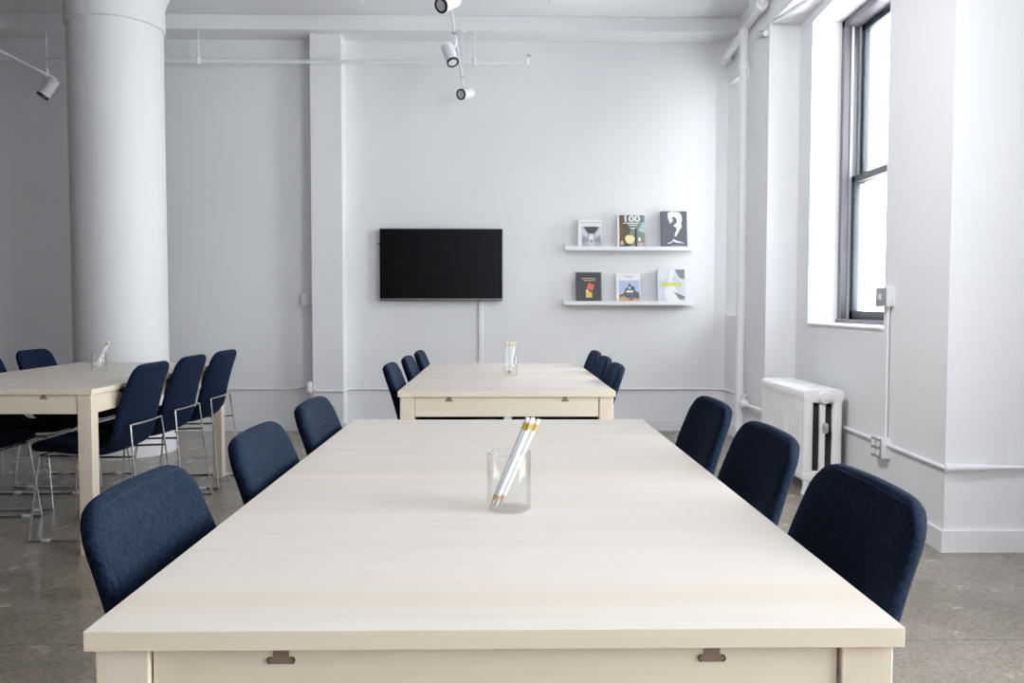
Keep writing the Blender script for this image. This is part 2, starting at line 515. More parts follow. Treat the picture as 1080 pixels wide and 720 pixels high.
def shell_part(lo, hi):
    bm = bmesh.new(); idx = [i for i, r in enumerate(ROWS) if lo <= r[4] <= hi]
    rings = []
    for i in idx: rings.append([bm.verts.new(shell_pt(ROWS[i], 2 * PI * k / NC)) for k in range(NC)])
    for a, b in zip(rings, rings[1:]):
        for k in range(NC): bm.faces.new((a[k], a[(k + 1) % NC], b[(k + 1) % NC], b[k]))
    bm.faces.new(rings[0]); bm.faces.new(rings[-1])
    return bm
fs = [r[4] for r in ROWS]
FCUT = min(fs, key=lambda v: abs(v - .545))
def make_chair(label):
    root = thing('shell_chair', label, 'chair')
    link('seat', shell_part(0, FCUT), 'navy', root, True)
    back = link('backrest', shell_part(FCUT, 1), 'navy', root, True)
    # stitched seam following the edge on the front and rear faces
    bm = bmesh.new()
    for side in (1, -1):
        pts = []
        rr = [r for r in ROWS if r[4] >= FCUT and r[4] < .962]
        for r in rr: pts.append(shell_pt((r[0], r[1], r[2] - .004, r[3], r[4], r[5]), side * .42) )
        top = [r for r in ROWS if .94 < r[4] < .988][-1]
        for k in range(1, 12):
            x = 1 - 2 * k / 12
            a = (.42 + (PI - .84) * k / 12) * side
            pts.append(shell_pt((top[0], top[1], top[2] - .004, top[3], top[4], top[5]), a))
        for r in reversed(rr): pts.append(shell_pt((r[0], r[1], r[2] - .004, r[3], r[4], r[5]), side * (PI - .42)))
        tube(bm, pts, .0016, 5)
    link('seam', bm, 'seam', back)
    r = .0055; CBY = .2465
    zc = .552
    for s in (-1, 1):
        link('leg', tube(bmesh.new(), [(s * .168, CBY, zc), (s * .205, .302, r)], r, 10), 'chrome', root, True)
        link('leg', tube(bmesh.new(), [(s * .170, -.190, .404), (s * .205, -.232, r)], r, 10), 'chrome', root, True)
        ru = link('floor_runner', tube(bmesh.new(), [(s * .205, -.236, r), (s * .205, .306, r)], r, 10), 'chrome', root, True)
        for y in (-.15, .2):
            g = bmesh.new(); box(g, s * .205 - .009, s * .205 + .009, y - .022, y + .022, 0, .014, bev=.003)
            link('foot_glide', g, 'glide', ru)
        fr = (zc - .402) / (zc - r)
        link('seat_rail', tube(bmesh.new(), [(s * (.168 + .037 * fr), CBY + .0555 * fr, .402), (s * .165, .1, .397), (s * .170, -.192, .404)], r, 10), 'chrome', root, True)
    cb = [(.168 * t, CBY + .010 * (1 - t * t) , zc) for t in [1 - 2 * k / 12 for k in range(13)]]
    link('back_crossbar', tube(bmesh.new(), cb, r, 10), 'chrome', root, True)
    link('seat_crossbar', tube(bmesh.new(), [(.170, -.190, .404), (-.170, -.190, .404)], r, 10), 'chrome', root, True)
    return root

side_r, side_l = -PI / 2, PI / 2       # local +y (the back) turned to +x or -x
chairs = []
def spots(tx, ty, dr, dl, yo, adj, words_r, words_l, g):
    for k, o in enumerate(yo):
        chairs.append((tx + dr + adj[0][k], ty + o, side_r, words_r[k], g)); chairs.append((tx - dl - adj[1][k], ty + o, side_l, words_l[k], g))
YO = (.39, .94, 1.50)
spots(T_F[0], T_F[1], .325, .298, YO, ((0, .018, .034), (0, -.028, -.028)),
      ['navy chair right of the near table, closest to the camera, largest of its row',
       'navy chair in the middle of the right row at the near table',
       'navy chair farthest along the right side of the near table'],
      ['blue chair at lower left beside the near table, closest to the camera',
       'blue chair in the middle of the left row at the near table',
       'blue chair farthest along the left side of the near table, below the pilaster'], 'chairs at the near table')
spots(T_B[0], T_B[1], .28, .298, (.42, .97, 1.53), ((-.026, -.012, 0), (-.022, -.044, -.056)),
      ['dark navy chair at the near right corner of the table before the television',
       'dark navy chair in the middle of the right row at the table before the television',
       'dark navy chair farthest on the right side of the table before the television'],
      ['blue chair at the near left corner of the table before the television',
       'blue chair in the middle of the left row at the table before the television',
       'blue chair farthest on the left side of the table before the television'], 'chairs at the table before the television')
LX = -2.02
for k, y in enumerate((4.07, 4.63, 5.18)):
    chairs.append((LX + (.018, .008, .008)[k], y, side_r - .02, ['navy chair seen from behind at the left table, nearest the camera',
                                       'navy chair seen from behind at the left table, middle of three',
                                       'navy chair seen from behind at the left table, farthest of three'][k], 'chairs on the aisle side of the left table'))
for k, y in enumerate((4.12, 4.66, 5.23)):
    chairs.append((-2.66 - .012 * k, y, side_l, ['navy chair cut off by the left photo edge, only seat and legs in view',
                                       'navy chair at the left photo edge, a sliver of backrest above the table',
                                       'navy chair behind the left table, left of the column, backrest top in view'][k], 'chairs on the far side of the left table'))
proto = make_chair(chairs[0][3])
for i, (x, y, rz, lab, g) in enumerate(chairs):
    if i == 0:
        proto.location = (x, y, 0); proto.rotation_euler = (0, 0, rz); proto['group'] = g
    else:
        dup(proto, (x, y, 0), rz, lab, g)

# ------------------------------------------------------------------ glass cups and pencils
def make_cup(label, loc, r=.039, h=.106):
    root = thing('glass_cup', label, 'cup', loc)
    bm = bmesh.new(); t = .0018
    prof = [(r - .004, 0), (r - .001, .0015), (r, .005), (r, h - .001), (r - t / 2, h), (r - t, h - .001), (r - t, .007)]
    lathe(bm, prof, 56, (False, False))
    link('glass_wall', bm, 'cup', root, 'full')
    bm = bmesh.new(); lathe(bm, [(r - .004, 0), (r - .0025, .003), (r - .0022, .0055)], 56)
    link('glass_base', bm, 'cupbase', root, True)
    bm = bmesh.new(); n = 56
    for k in range(n): pass
    pts = [((r - t / 2) * math.cos(2 * PI * k / n), (r - t / 2) * math.sin(2 * PI * k / n), h) for k in range(n + 1)]
    tube(bm, pts, .0013, 6, False)
    link('rim', bm, 'cup', root, True)
    return root

def pencil_parts(root):
    L = .176; r = .0037
    def seg(name, prof, mat, n=6):
        bm = bmesh.new(); lathe(bm, prof, n); return link(name, bm, mat, root, n > 8)
    seg('lead', [(.0002, 0), (.0011, .005)], 'lead', 10)
    seg('sharpened_tip', [(.0011, .005), (r * .97, .022)], 'tip', 12)
    seg('barrel', [(r, .0215), (r, L - .024)], 'pencil')
    seg('ferrule', [(r * .98, L - .0245), (r * 1.06, L - .022), (r * .98, L - .019), (r * 1.06, L - .016), (r * 1.04, L - .0105)], 'ferrule', 14)
    seg('eraser', [(r * .98, L - .011), (r * .98, L - .0015), (r * .75, L)], 'eraser', 14)
def pencil(label, a, b, proto=None, group=None):
    a, b = Vector(a), Vector(b)
    q = Vector((0, 0, 1)).rotation_difference((b - a).normalized())
    if proto is None:
        root = thing('pencil', label, 'pencil', a); pencil_parts(root)
    else:
        root = dup(proto, a, 0, label)
    if group: root['group'] = group
    root.rotation_mode = 'QUATERNION'; root.rotation_quaternion = q
    return root
CUP_F = (.018, 1.492, .75); CUP_B = (.060, 4.335, .75); CUP_L = (-2.302, 4.715, .75)
make_cup('clear glass tumbler of leaning pencils on the near table', CUP_F, .0405, .106)
make_cup('clear glass tumbler of upright pencils on the table before the television', CUP_B, .0365, .108)
make_cup('clear glass tumbler holding a leaning bundle of pencils on the left table', CUP_L, .042, .108)
pp = None
def P(c, dx, dy, dz): return (c[0] + dx, c[1] + dy, c[2] + dz)
gF = 'white pencils in the near glass'
for i, (a, b, lab) in enumerate((
        ((-.033, -.002, .0068), (.035, .026, .164), 'white pencil with brass ferrule in the near glass, leftmost of the leaning bundle'),
        ((-.028, -.012, .0068), (.043, .016, .166), 'white pencil in the near glass, second from the left of the leaning bundle'),
        ((-.0245, .006, .0068), (.0485, .034, .169), 'white pencil in the near glass, rear of the bundle and highest at its eraser'),
        ((-.0185, -.008, .0068), (.0545, .018, .161), 'white pencil in the near glass, rightmost of the leaning bundle'))):
    pp_new = pencil(lab, P(CUP_F, *a), P(CUP_F, *b), pp, gF); pp = pp or pp_new
for i, (a, b, lab) in enumerate((
        ((-.020, -.004, .0068), (-.018, .022, .175), 'white pencil in the glass before the television, leftmost and nearly upright'),
        ((-.012, .004, .0068), (.004, .026, .175), 'white pencil in the glass before the television, second from left'),
        ((-.004, -.010, .0068), (.016, .018, .172), 'white pencil in the glass before the television, third from left'),
        ((-.008, .014, .0068), (.028, .028, .174), 'white pencil in the glass before the television, rightmost and most tilted'))):
    pencil(lab, P(CUP_B, *a), P(CUP_B, *b), pp, 'white pencils in the glass before the television')
for i, (a, b, lab) in enumerate((
        ((-.028, -.010, .0068), (.040, .016, .158), 'white pencil in the left glass, left one of the tilted bundle'),
        ((-.022, .002, .0068), (.047, .026, .160), 'white pencil in the left glass, second of the tilted bundle'),
        ((-.014, -.014, .0068), (.050, .006, .157), 'white pencil in the left glass, front one of the tilted bundle'),
        ((-.006, -.002, .0068), (.051, .017, .159), 'white pencil in the left glass, right one of the tilted bundle'))):
    pencil(lab, P(CUP_L, *a), P(CUP_L, *b), pp, 'white pencils in the left glass')

# ------------------------------------------------------------------ television
tv = thing('television', 'wide black flat television mounted on the white back wall', 'television', (-.512, YB, 1.167))
tw, th = 1.084, .634
bm = mkbox(-tw / 2, tw / 2, -.075, -.035, 0, th, bev=.004); link('housing', bm, 'bezel', tv, True)
bm = mkbox(-tw / 2 + .008, tw / 2 - .008, -.0765, -.0745, .020, th - .009); link('screen', bm, 'screen', tv)
bm = mkbox(-tw / 2, tw / 2, -.0775, -.045, .006, .018, bev=.002); link('lower_trim', bm, 'bezelbot', tv)
bm = mkbox(-.012, .012, -.0785, -.07, .0005, .008, bev=.002); link('standby_light', bm, 'red', tv)
bm = mkbox(-.3, .3, -.04, -.001, .15, .5, bev=.004); box(bm, -tw / 2 - .02, -.3, -.03, -.018, .50, .512); link('wall_mount', bm, 'bezel', tv)
bm = mkbox(-.184, -.149, 7.282, YB, .39, 1.17, bev=.003)
tag(link('cable_cover', bm, 'trim'), 'thin white vertical cable cover on the wall below the television', 'cable cover')

# ------------------------------------------------------------------ picture ledges and books
def ledge(label, x0, x1, z):
    root = thing('picture_ledge', label, 'shelf', ((x0 + x1) / 2, YB, z), group='picture ledges on the back wall')
    w = x1 - x0
    link('shelf_board', mkbox(-w / 2, w / 2, -.12, -.012, 0, .014, bev=.001), 'trim', root)
    link('back_board', mkbox(-w / 2, w / 2, -.012, 0, 0, .07, bev=.001), 'trim', root)
    link('front_lip', mkbox(-w / 2, w / 2, -.13, -.118, 0, .034, bev=.001), 'trim', root)
    return root
ZU, ZL = 1.611, 1.131
ledge('white picture ledge on the back wall, upper of two', .578, 1.703, ZU)
ledge('white picture ledge on the back wall, lower of two', .568, 1.705, ZL)

def cmat(name, c, rough=.35): 
    if name not in M: M[name] = flat(name, c, rough)
    return name
def poly_part(root, name, mat, polys, y):
    """flat printed shapes lying on the cover face; polys in (x,z)"""
    if 'print' in name:
        bm = bmesh.new()
        for p in polys: prism_xz(bm, p, y - .0004, y)
        return link(name, bm, mat, root)
    for p in polys: link(name, prism_xz(bmesh.new(), p, y - .0004, y), mat, root)
def blob(cx, cz, rx, rz, n=16, ph=0, wob=0.):
    return [(cx + rx * math.cos(2 * PI * k / n) * (1 + wob * math.sin(3 * 2 * PI * k / n + ph)),
             cz + rz * math.sin(2 * PI * k / n) * (1 + wob * math.cos(2 * 2 * PI * k / n + ph))) for k in range(n)]
def rect(x0, x1, z0, z1): return [(x0, z0), (x1, z0), (x1, z1), (x0, z1)]
def bars(x0, x1, z, h, n, seed=1, gap=.25):
    """a line of small illegible print"""
    rnd = random.Random(seed); ws = [rnd.uniform(.5, 1.3) for _ in range(n)]; tot = sum(ws) + gap * (n - 1) * 1.0
    k = (x1 - x0) / tot; out = []; x = x0
    for w in ws:
        out.append(rect(x, x + w * k, z, z + h)); x += (w + gap) * k
    return out
def text_part(root, name, body, mat, size, x, z, y, width=None):
    cu = bpy.data.curves.new(name, 'FONT'); cu.body = body; cu.size = size; cu.align_x = 'CENTER'; cu.extrude = .0003; cu.offset = size * .03
    tmp = bpy.data.objects.new('tmp_text', cu); COL.objects.link(tmp)
    bpy.context.view_layer.update()
    me = bpy.data.meshes.new_from_object(tmp.evaluated_get(bpy.context.evaluated_depsgraph_get()))
    bpy.data.objects.remove(tmp); bpy.data.curves.remove(cu)
    sx = 1.0
    if width:
        xs = [v.co.x for v in me.vertices]; sx = width / (max(xs) - min(xs))
    me.transform(Matrix.Translation((x, y, z)) @ Matrix.Rotation(PI / 2, 4, 'X') @ Matrix.Scale(sx, 4, (1, 0, 0)))
    me.materials.clear(); me.materials.append(M[mat])
    o = bpy.data.objects.new(name, me); COL.objects.link(o); o.parent = root
    return o
def book(label, x0, x1, z, h, cover, thick=.022, cat='book'):
    w = (x1 - x0)
    yb = 7.236
    tilt = math.radians(-9)
    root = thing('book', label, cat, ((x0 + x1) / 2, yb - .028, z), group='books on the picture ledges')
    root.rotation_euler = (tilt, 0, 0)
    link('page_block', mkbox(-w / 2 + .003, w / 2 - .003, -thick / 2 + .002, thick / 2 - .002, .003, h - .003), 'paper', root)
    bm = bmesh.new()
    box(bm, -w / 2, w / 2, -thick / 2, -thick / 2 + .002, 0, h); box(bm, -w / 2, w / 2, thick / 2 - .002, thick / 2, 0, h)
    box(bm, -w / 2, -w / 2 + .002, -thick / 2, thick / 2, 0, h)
    link('cover', bm, cover, root)
    root['w'] = w
    del root['w']
    return root, w, h, -thick / 2
S = .982   # the books stand a little in front of the wall
bz = ZU + .0145
cmat('c_white', (.80, .80, .81)); cmat('c_grey', (.30, .30, .34)); cmat('c_dk', (.07, .07, .085)); cmat('c_lt', (.62, .62, .66))
cmat('c_mid', (.44, .44, .49)); cmat('c_txt', (.45, .46, .5))
# 1 corridor photograph
r, w, h, y = book('white book with a grey corridor photograph, left on the upper ledge', .694, .905, bz, .262, 'c_white')
px0, px1, pz0, pz1 = -.34 * w, .46 * w, .07 * h, .75 * h; pw, ph = px1 - px0, pz1 - pz0
Q = lambda u, v: (px0 + u * pw, pz0 + v * ph)
poly_part(r, 'cover_photo', 'c_mid', [rect(px0, px1, pz0, pz1)], y)
poly_part(r, 'photo_ceiling', 'c_dk', [[Q(.1, 1), Q(.9, 1), Q(.66, .66), Q(.34, .66)]], y - .0004)
poly_part(r, 'photo_walls', 'c_lt', [[Q(0, .98), Q(.3, .62), Q(.3, .5), Q(0, .62)], [Q(1, .98), Q(.7, .62), Q(.7, .5), Q(1, .62)], [Q(.3, .0), Q(.42, .3), Q(.58, .3), Q(.7, 0)]], y - .0004)
poly_part(r, 'photo_side_shade', 'c_grey', [[Q(0, .5), Q(.3, .42), Q(.33, .3), Q(0, .12)], [Q(1, .5), Q(.7, .42), Q(.67, .3), Q(1, .12)]], y - .0004)
poly_part(r, 'photo_light', 'c_white', [[Q(.4, .32), Q(.6, .32), Q(.63, .5), Q(.57, .62), Q(.43, .62), Q(.37, .5)]], y - .0008)
poly_part(r, 'photo_figure', 'c_dk', [rect(*(Q(.47, 0)[0], Q(.53, 0)[0]), Q(0, .2)[1], Q(0, .34)[1])], y - .0012)
poly_part(r, 'title_print', 'c_txt', bars(-.36 * w, .44 * w, .87 * h, .028 * h, 12, 3), y)
# 2 "100"
m, nt, b, o = new_mat('c_interior'); v = coords(nt)
f1 = noise(nt, v, 9, 3); gx = N(nt, 'ShaderNodeSeparateXYZ'); nt.links.new(v, gx.inputs[0])
mr = N(nt, 'ShaderNodeMapRange'); nt.links.new(gx.outputs['X'], mr.inputs['Value']); mr.inputs['From Min'].default_value = -.1; mr.inputs['From Max'].default_value = .1
ad = N(nt, 'ShaderNodeMath', operation='ADD'); nt.links.new(mr.outputs[0], ad.inputs[0]); nt.links.new(f1, ad.inputs[1])
nt.links.new(ramp(nt, ad.outputs[0], [(.35, (.06, .035, .018)), (.62, (.16, .10, .05)), (.85, (.09, .085, .06)), (1.0, (.20, .25, .22))]), b.inputs['Base Color'])
b.inputs['Roughness'].default_value = .3; M['c_interior'] = m
r, w, h, y = book('book with 100 in bold white on its cover, middle of upper ledge', 1.040, 1.286, bz, .305, 'c_white', .03)
poly_part(r, 'cover_photo', 'c_interior', [rect(-.42 * w, .49 * w, .01 * h, .985 * h)], y)
cmat('c_glow', (.85, .78, .38)); cmat('c_pink', (.62, .42, .36)); cmat('c_green', (.20, .27, .20)); cmat('c_teal', (.45, .58, .58)); cmat('c_black', (.02, .02, .022))
poly_part(r, 'photo_glow', 'c_glow', [blob(-.05 * w, .27 * h, .17 * w, .14 * h, 18, .5, .1)], y - .0004)
poly_part(r, 'photo_highlight', 'c_white', [blob(-.11 * w, .25 * h, .06 * w, .05 * h), blob(.3 * w, .27 * h, .05 * w, .06 * h)], y - .0008)
poly_part(r, 'photo_post', 'c_black', [rect(.14 * w, .20 * w, .05 * h, .58 * h), rect(-.4 * w, -.1 * w, .02 * h, .10 * h)], y - .0008)
poly_part(r, 'photo_plants', 'c_green', [blob(.36 * w, .30 * h, .11 * w, .10 * h, 14, 1, .2), blob(.03 * w, .47 * h, .1 * w, .05 * h, 12, 2, .2)], y - .0004)
poly_part(r, 'photo_chair', 'c_pink', [blob(.35 * w, .12 * h, .13 * w, .07 * h, 12, 0, .15), blob(-.33 * w, .14 * h, .06 * w, .1 * h)], y - .0004)
poly_part(r, 'photo_window', 'c_teal', [[(.26 * w, .52 * h), (.49 * w, .46 * h), (.49 * w, .8 * h), (.40 * w, .76 * h)]], y - .0004)
text_part(r, 'title_lettering', '100', 'c_white', .075, .02 * w, .80 * h, y - .0012, width=.56 * w)
poly_part(r, 'subtitle_print', 'c_white', bars(-.28 * w, .32 * w, .735 * h, .03 * h, 7, 5) + bars(-.08 * w, .22 * w, .675 * h, .03 * h, 4, 6) + bars(-.02 * w, .13 * w, .575 * h, .035 * h, 3, 7), y - .0008)
# 3 slate with white figure
cmat('c_slate', (.135, .14, .17))
r, w, h, y = book('tall slate grey book with a white abstract figure, right on the upper ledge', 1.430, 1.660, bz, .338, 'c_slate', .024)
fig = [(-.22, .97), (-.1, .99), (.2, .98), (.30, .90), (.32, .78), (.28, .68), (.30, .58), (.22, .50), (.14, .40), (.08, .33), (.01, .32), (.04, .42), (.10, .50),
       (.08, .57), (-.02, .60), (.04, .66), (.12, .70), (.10, .80), (.0, .86), (-.08, .82), (-.02, .76), (-.10, .70), (-.14, .66), (-.2, .76), (-.24, .88)]
poly_part(r, 'cover_figure', 'c_white', [[(a * w, c * h) for a, c in fig]], y)
low = [(-.27, .15), (-.12, .18), (-.02, .26), (.10, .21), (.26, .18), (.42, .14), (.24, .15), (.06, .16), (-.03, .20), (-.12, .15), (-.2, .13)]
poly_part(r, 'cover_hand', 'c_white', [[(a * w, c * h) for a, c in low]], y)
poly_part(r, 'title_print', 'c_mid', bars(-.12 * w, .42 * w, .07 * h, .018 * h, 9, 11), y)
# lower row
bz = ZL + .0145
cmat('c_char', (.048, .050, .055)); cmat('c_gold', (.48, .38, .2)); cmat('c_red', (.75, .12, .07)); cmat('c_yel', (.80, .52, .06))
r, w, h, y = book('charcoal book with red and yellow squares, left on the lower ledge', .680, .903, bz, .277, 'c_char', .02)
poly_part(r, 'title_print', 'c_gold', bars(-.27 * w, .28 * w, .78 * h, .035 * h, 9, 21) + bars(-.2 * w, .24 * w, .715 * h, .035 * h, 7, 22), y)
def trect(cx, cz, a, b, ang):
    c, s = math.cos(ang), math.sin(ang)
    return [(cx + c * x - s * z, cz + s * x + c * z) for x, z in ((-a, -b), (a, -b), (a, b), (-a, b))]
poly_part(r, 'red_square', 'c_red', [trect(.075 * w, .53 * h, .125 * w, .10 * h, -.38)], y)
poly_part(r, 'yellow_square', 'c_yel', [rect(-.11 * w, .13 * w, .18 * h, .36 * h)], y)
poly_part(r, 'white_corner', 'c_white', [[(-.11 * w, .365 * h), (.03 * w, .365 * h), (-.08 * w, .46 * h)]], y)
# 5 street photograph
cmat('c_sky', (.42, .52, .68)); cmat('c_brick', (.26, .13, .09)); cmat('c_bldg', (.11, .12, .15)); cmat('c_tan', (.55, .36, .24))
r, w, h, y = book('white book with a town photograph under blue sky, middle of the lower ledge', 1.034, 1.250, bz, .268, 'c_white', .022)
px0, px1, pz0, pz1 = -.38 * w, .46 * w, .05 * h, .76 * h; pw, ph = px1 - px0, pz1 - pz0
poly_part(r, 'cover_photo', 'c_sky', [rect(px0, px1, pz0, pz1)], y)
poly_part(r, 'photo_buildings', 'c_bldg', [[Q(.0, .30), Q(.16, .36), Q(.26, .44), Q(.30, .62), Q(.42, .66), Q(.46, .82), Q(.52, .88), Q(.6, .74), Q(.76, .72), Q(.78, .52), Q(.95, .44), Q(1, .3), Q(1, .08), Q(0, .14)]], y - .0004)
poly_part(r, 'photo_ground', 'c_tan', [[Q(0, 0), Q(1, 0), Q(1, .12), Q(.7, .18), Q(.4, .16), Q(.2, .3), Q(0, .28)]], y - .0008)
poly_part(r, 'photo_roofs', 'c_brick', [[Q(.02, .2), Q(.2, .24), Q(.24, .34), Q(.04, .34)], [Q(.5, .05), Q(.7, .08), Q(.68, .2), Q(.52, .2)]], y - .0010)
poly_part(r, 'photo_sign', 'c_white', [rect(Q(.36, 0)[0], Q(.68, 0)[0], Q(0, .43)[1], Q(0, .53)[1]), rect(Q(.48, 0)[0], Q(.56, 0)[0], Q(0, .6)[1], Q(0, .7)[1])], y - .0012)
poly_part(r, 'title_print', 'c_txt', bars(-.18 * w, .22 * w, .87 * h, .045 * h, 6, 31), y)
# 6 silver diagonals
cmat('c_silver', (.62, .65, .71)); cmat('c_steel', (.22, .23, .28)); cmat('c_lime', (.60, .66, .12)); cmat('c_pale', (.70, .72, .78))
r, w, h, y = book('silver book with pale curves and a lime stripe, right on the lower ledge', 1.400, 1.648, bz, .305, 'c_silver', .034)
poly_part(r, 'cover_shape', 'c_white', [[(-.05 * w, .99 * h), (.18 * w, .99 * h), (.02 * w, .70 * h), (.14 * w, .45 * h), (.30 * w, .2 * h), (.36 * w, .01 * h), (-.1 * w, .01 * h), (-.26 * w, .3 * h), (-.1 * w, .6 * h)]], y)
poly_part(r, 'cover_dark_shape', 'c_steel', [[(.12 * w, .99 * h), (.48 * w, .99 * h), (.48 * w, .7 * h), (.3 * w, .74 * h)], [(.08 * w, .34 * h), (.47 * w, .2 * h), (.47 * w, .12 * h), (.28 * w, .1 * h)]], y - .0004)  # dark printed shapes of the cover design
poly_part(r, 'cover_fold', 'c_pale', [[(-.44 * w, .99 * h), (-.1 * w, .99 * h), (-.2 * w, .72 * h), (-.44 * w, .66 * h)]], y - .0004)
poly_part(r, 'title_print', 'c_lime', bars(-.36 * w, .38 * w, .50 * h, .11 * h, 5, 41, .12), y - .0008)

# ------------------------------------------------------------------ conduits, boxes
def pipe(name, label, cat, pts, r, mat='pipe', rad=.03, n=12, group=None):
    bm = tube(bmesh.new(), fillet(pts, rad), r, n)
    return tag(link(name, bm, mat, smooth=True), label, cat, group)
c = pipe('wall_conduit', 'thin white conduit low on the back wall, from left edge to the pilaster', 'conduit',
     [(XL + .1, YB - .013, .378), (-1.83, YB - .013, .378), (-1.655, YB - .013, .42), (-1.655, YB - .013, 1.13)], .009, rad=.14)
bx = thing('junction_box', 'white electrical box on the wall against the left side of the pilaster', 'electrical box', (-1.69, YB, 1.125))
link('box_body', mkbox(-.055, .062, -.05, 0, 0, .10, bev=.004), 'plastic', bx, True)
link('cover_plate', mkbox(-.06, .062, -.056, -.0502, -.004, .104, bev=.002), 'plastic', bx, True)
pl = thing('conduit_fitting', 'white conduit fitting at the foot of the pilaster', 'fitting', (-1.63, 7.11, .37))
link('fitting_body', mkbox(-.045, -.002, -.012, .06, -.01, .09, bev=.008), 'pipe', pl, True)
link('fitting_cover', mkbox(-.038, -.010, -.016, -.0122, .0, .08, bev=.002), 'pipe', pl, True)
pipe('wall_conduit', 'thin white conduit low on the back wall, from pilaster to right corner', 'conduit',
     [(-1.60, 7.113, .378), (-1.352, 7.113, .378), (-1.352, 7.288, .378), (1.905, 7.288, .378), (2.005, 7.245, .378), (2.04, 6.45, .378)], .0095, rad=.02)
xo = .016
pipe('wall_conduit', 'white conduit running along the right wall from the radiator across the front pier', 'conduit',
     [(xr(5.85) - xo, 5.85, .392), (xr(3.68) - xo, 3.645, .392), (2.74, 3.645, .392)], .0105, rad=.02)
cp = bmesh.new(); tube(cp, [(2.055, 3.645, .392), (2.21, 3.645, .392)], .0165, 14); tube(cp, [(2.024, 3.646, .392), (2.06, 3.645, .392)], .020, 14)
tag(link('conduit_coupling', cp, 'pipe', smooth=True), 'thick white conduit coupling on the front of the right pier', 'fitting')
ox = xr(4.30)
ob = thing('power_outlet', 'grey four-socket outlet in a white box low on the right wall', 'outlet', (ox, 4.30, .318))
link('outlet_box', mkbox(-.052, 0, -.055, .055, 0, .105, bev=.003), 'plastic', ob, True)
pl = link('outlet_plate', mkbox(-.058, -.0525, -.055, .055, 0, .105, bev=.002), 'boxgrey', ob, True)
for yy in (-.026, .026):
    for zz in (.03, .076):
        link('socket', mkbox(-.0605, -.0578, yy - .017, yy + .017, zz - .015, zz + .015, bev=.004), 'plastic', pl, True)
pipe('wall_conduit', 'thin vertical white conduit between the outlet and the grey box by the window', 'conduit',
     [(xr(4.27) - .016, 4.275, .42), (xr(4.27) - .016, 4.275, 1.13)], .0075)
tb = thing('light_switch', 'grey switch plate on a white box beside the window edge', 'switch', (xr(4.29), 4.29, 1.122))
link('switch_box', mkbox(-.045, 0, -.05, .055, 0, .10, bev=.004), 'plastic', tb, True)
pl = link('switch_plate', mkbox(-.054, -.0455, -.05, .055, 0, .10, bev=.004), 'boxgrey', tb, True)
link('toggle', mkbox(-.062, -.0535, -.014, .014, .035, .065, bev=.003), 'plastic', pl, True)

# sprinkler pipe along the back wall with hangers
sp = thing('sprinkler_pipe', 'long thin white sprinkler pipe hung below the ceiling along the back wall', 'pipe', (0, 7.065, 3.196))
link('pipe_run', tube(bmesh.new(), [(XL + .2, 0, 0), (.238, 0, 0)], .015, 12), 'pipe', sp, True)
hd = bmesh.new(); tube(hd, [(.235, 0, -.012), (.235, 0, .02)], .022, 12); tube(hd, [(.235, 0, .02), (.25, 0, .06)], .007, 8)
h = link('sprinkler_head', hd, 'pipe', sp, True)
dfl = bmesh.new(); tube(dfl, [(.25, 0, .058), (.252, 0, .066)], .020, 14); link('deflector', dfl, 'boxgrey', h, True)
for x in (-2.555, -5.2, -.213):
    hb = bmesh.new(); tube(hb, [(x, 0, .0), (x, 0, 3.452 - 3.196)], .006, 8)
    tube(hb, [(x, 0, -.028), (x, 0, .03)], (.020) if x == -2.555 else .017, 10)
    link('hanger', hb, 'pipe', sp, True)

# ------------------------------------------------------------------ ceiling track lights
def spot_head(root, at, axis, stem, L=.15, r=.044):
    """cylindrical lamp; 'at' is the stem foot on the track, body centre hangs below"""
    at = Vector(at); ax = Vector(axis).normalized(); c = at + Vector(stem)
    h = tube(bmesh.new(), [at, at + Vector((0, 0, -.045)), c - ax * .01], .008, 8)
    tube(h, [at + Vector((0, -.03, -.012)), at + Vector((0, .03, -.012))], .013, 10)
    link('bracket', h, 'spot', root, True)
    MX = Matrix.Translation(c) @ along(ax)
    def tl(prof, n=36, caps=(True, True)):
        bm = lathe(bmesh.new(), prof, n, caps); bmesh.ops.transform(bm, matrix=MX, verts=bm.verts); return bm
    body = link('lamp_body', tl([(r * .9, -L * .55), (r, -L * .52), (r, L * .42)], caps=(True, True)), 'spot', root, True)
    link('lamp_ring', tl([(r * 1.005, L * .42), (r * 1.005, L * .50), (r * .99, L * .505), (r * .76, L * .505), (r * .74, L * .47), (r * .74, L * .43)], caps=(True, True)), 'blackring', body, True)
    link('lens', tl([(r * .735, L * .472), (r * .735, L * .482)]), 'lens', body, True)

ZT = 3.035
tr = thing('track_light', 'white ceiling light track with three cylinder spotlights, centre top of the photo', 'track light', (-.314, 6.97, ZT))
link('track_rail', mkbox(-.010, .010, -2.6, .085, -.008, .008, bev=.003), 'spot', tr)
for y in (-.012, -1.17):
    link('rail_joint', mkbox(-.014, .014, y - .025, y + .012, -.014, .014, bev=.002), 'boxgrey', tr)
rod = bmesh.new(); tube(rod, [(0, .075, 0), (0, .075, 3.452 - ZT)], .005, 8); tube(rod, [(0, -2.3, 0), (0, -2.3, CZ - ZT)], .005, 8)
link('suspension_rod', rod, 'spot', tr, True)
link('ceiling_canopy', lathe(bmesh.new(), [(.035, 3.436 - ZT), (.04, 3.44 - ZT), (.04, 3.452 - ZT)], 24), 'spot', tr, True).location = (0, .075, 0)
spot_head(tr, (0, -.02, 0), (-.50, -.82, -.30), (.03, -.02, -.135))
spot_head(tr, (0, -1.02, 0), (.30, -.42, -.86), (-.038, -.04, -.125))
spot_head(tr, (0, -1.98, 0), (-.52, -.70, -.50), (.005, -.02, -.10))
tl2 = thing('track_light', 'white light track with one spotlight at upper left beside the column', 'track light', (-3.85, 7.17, 3.08))
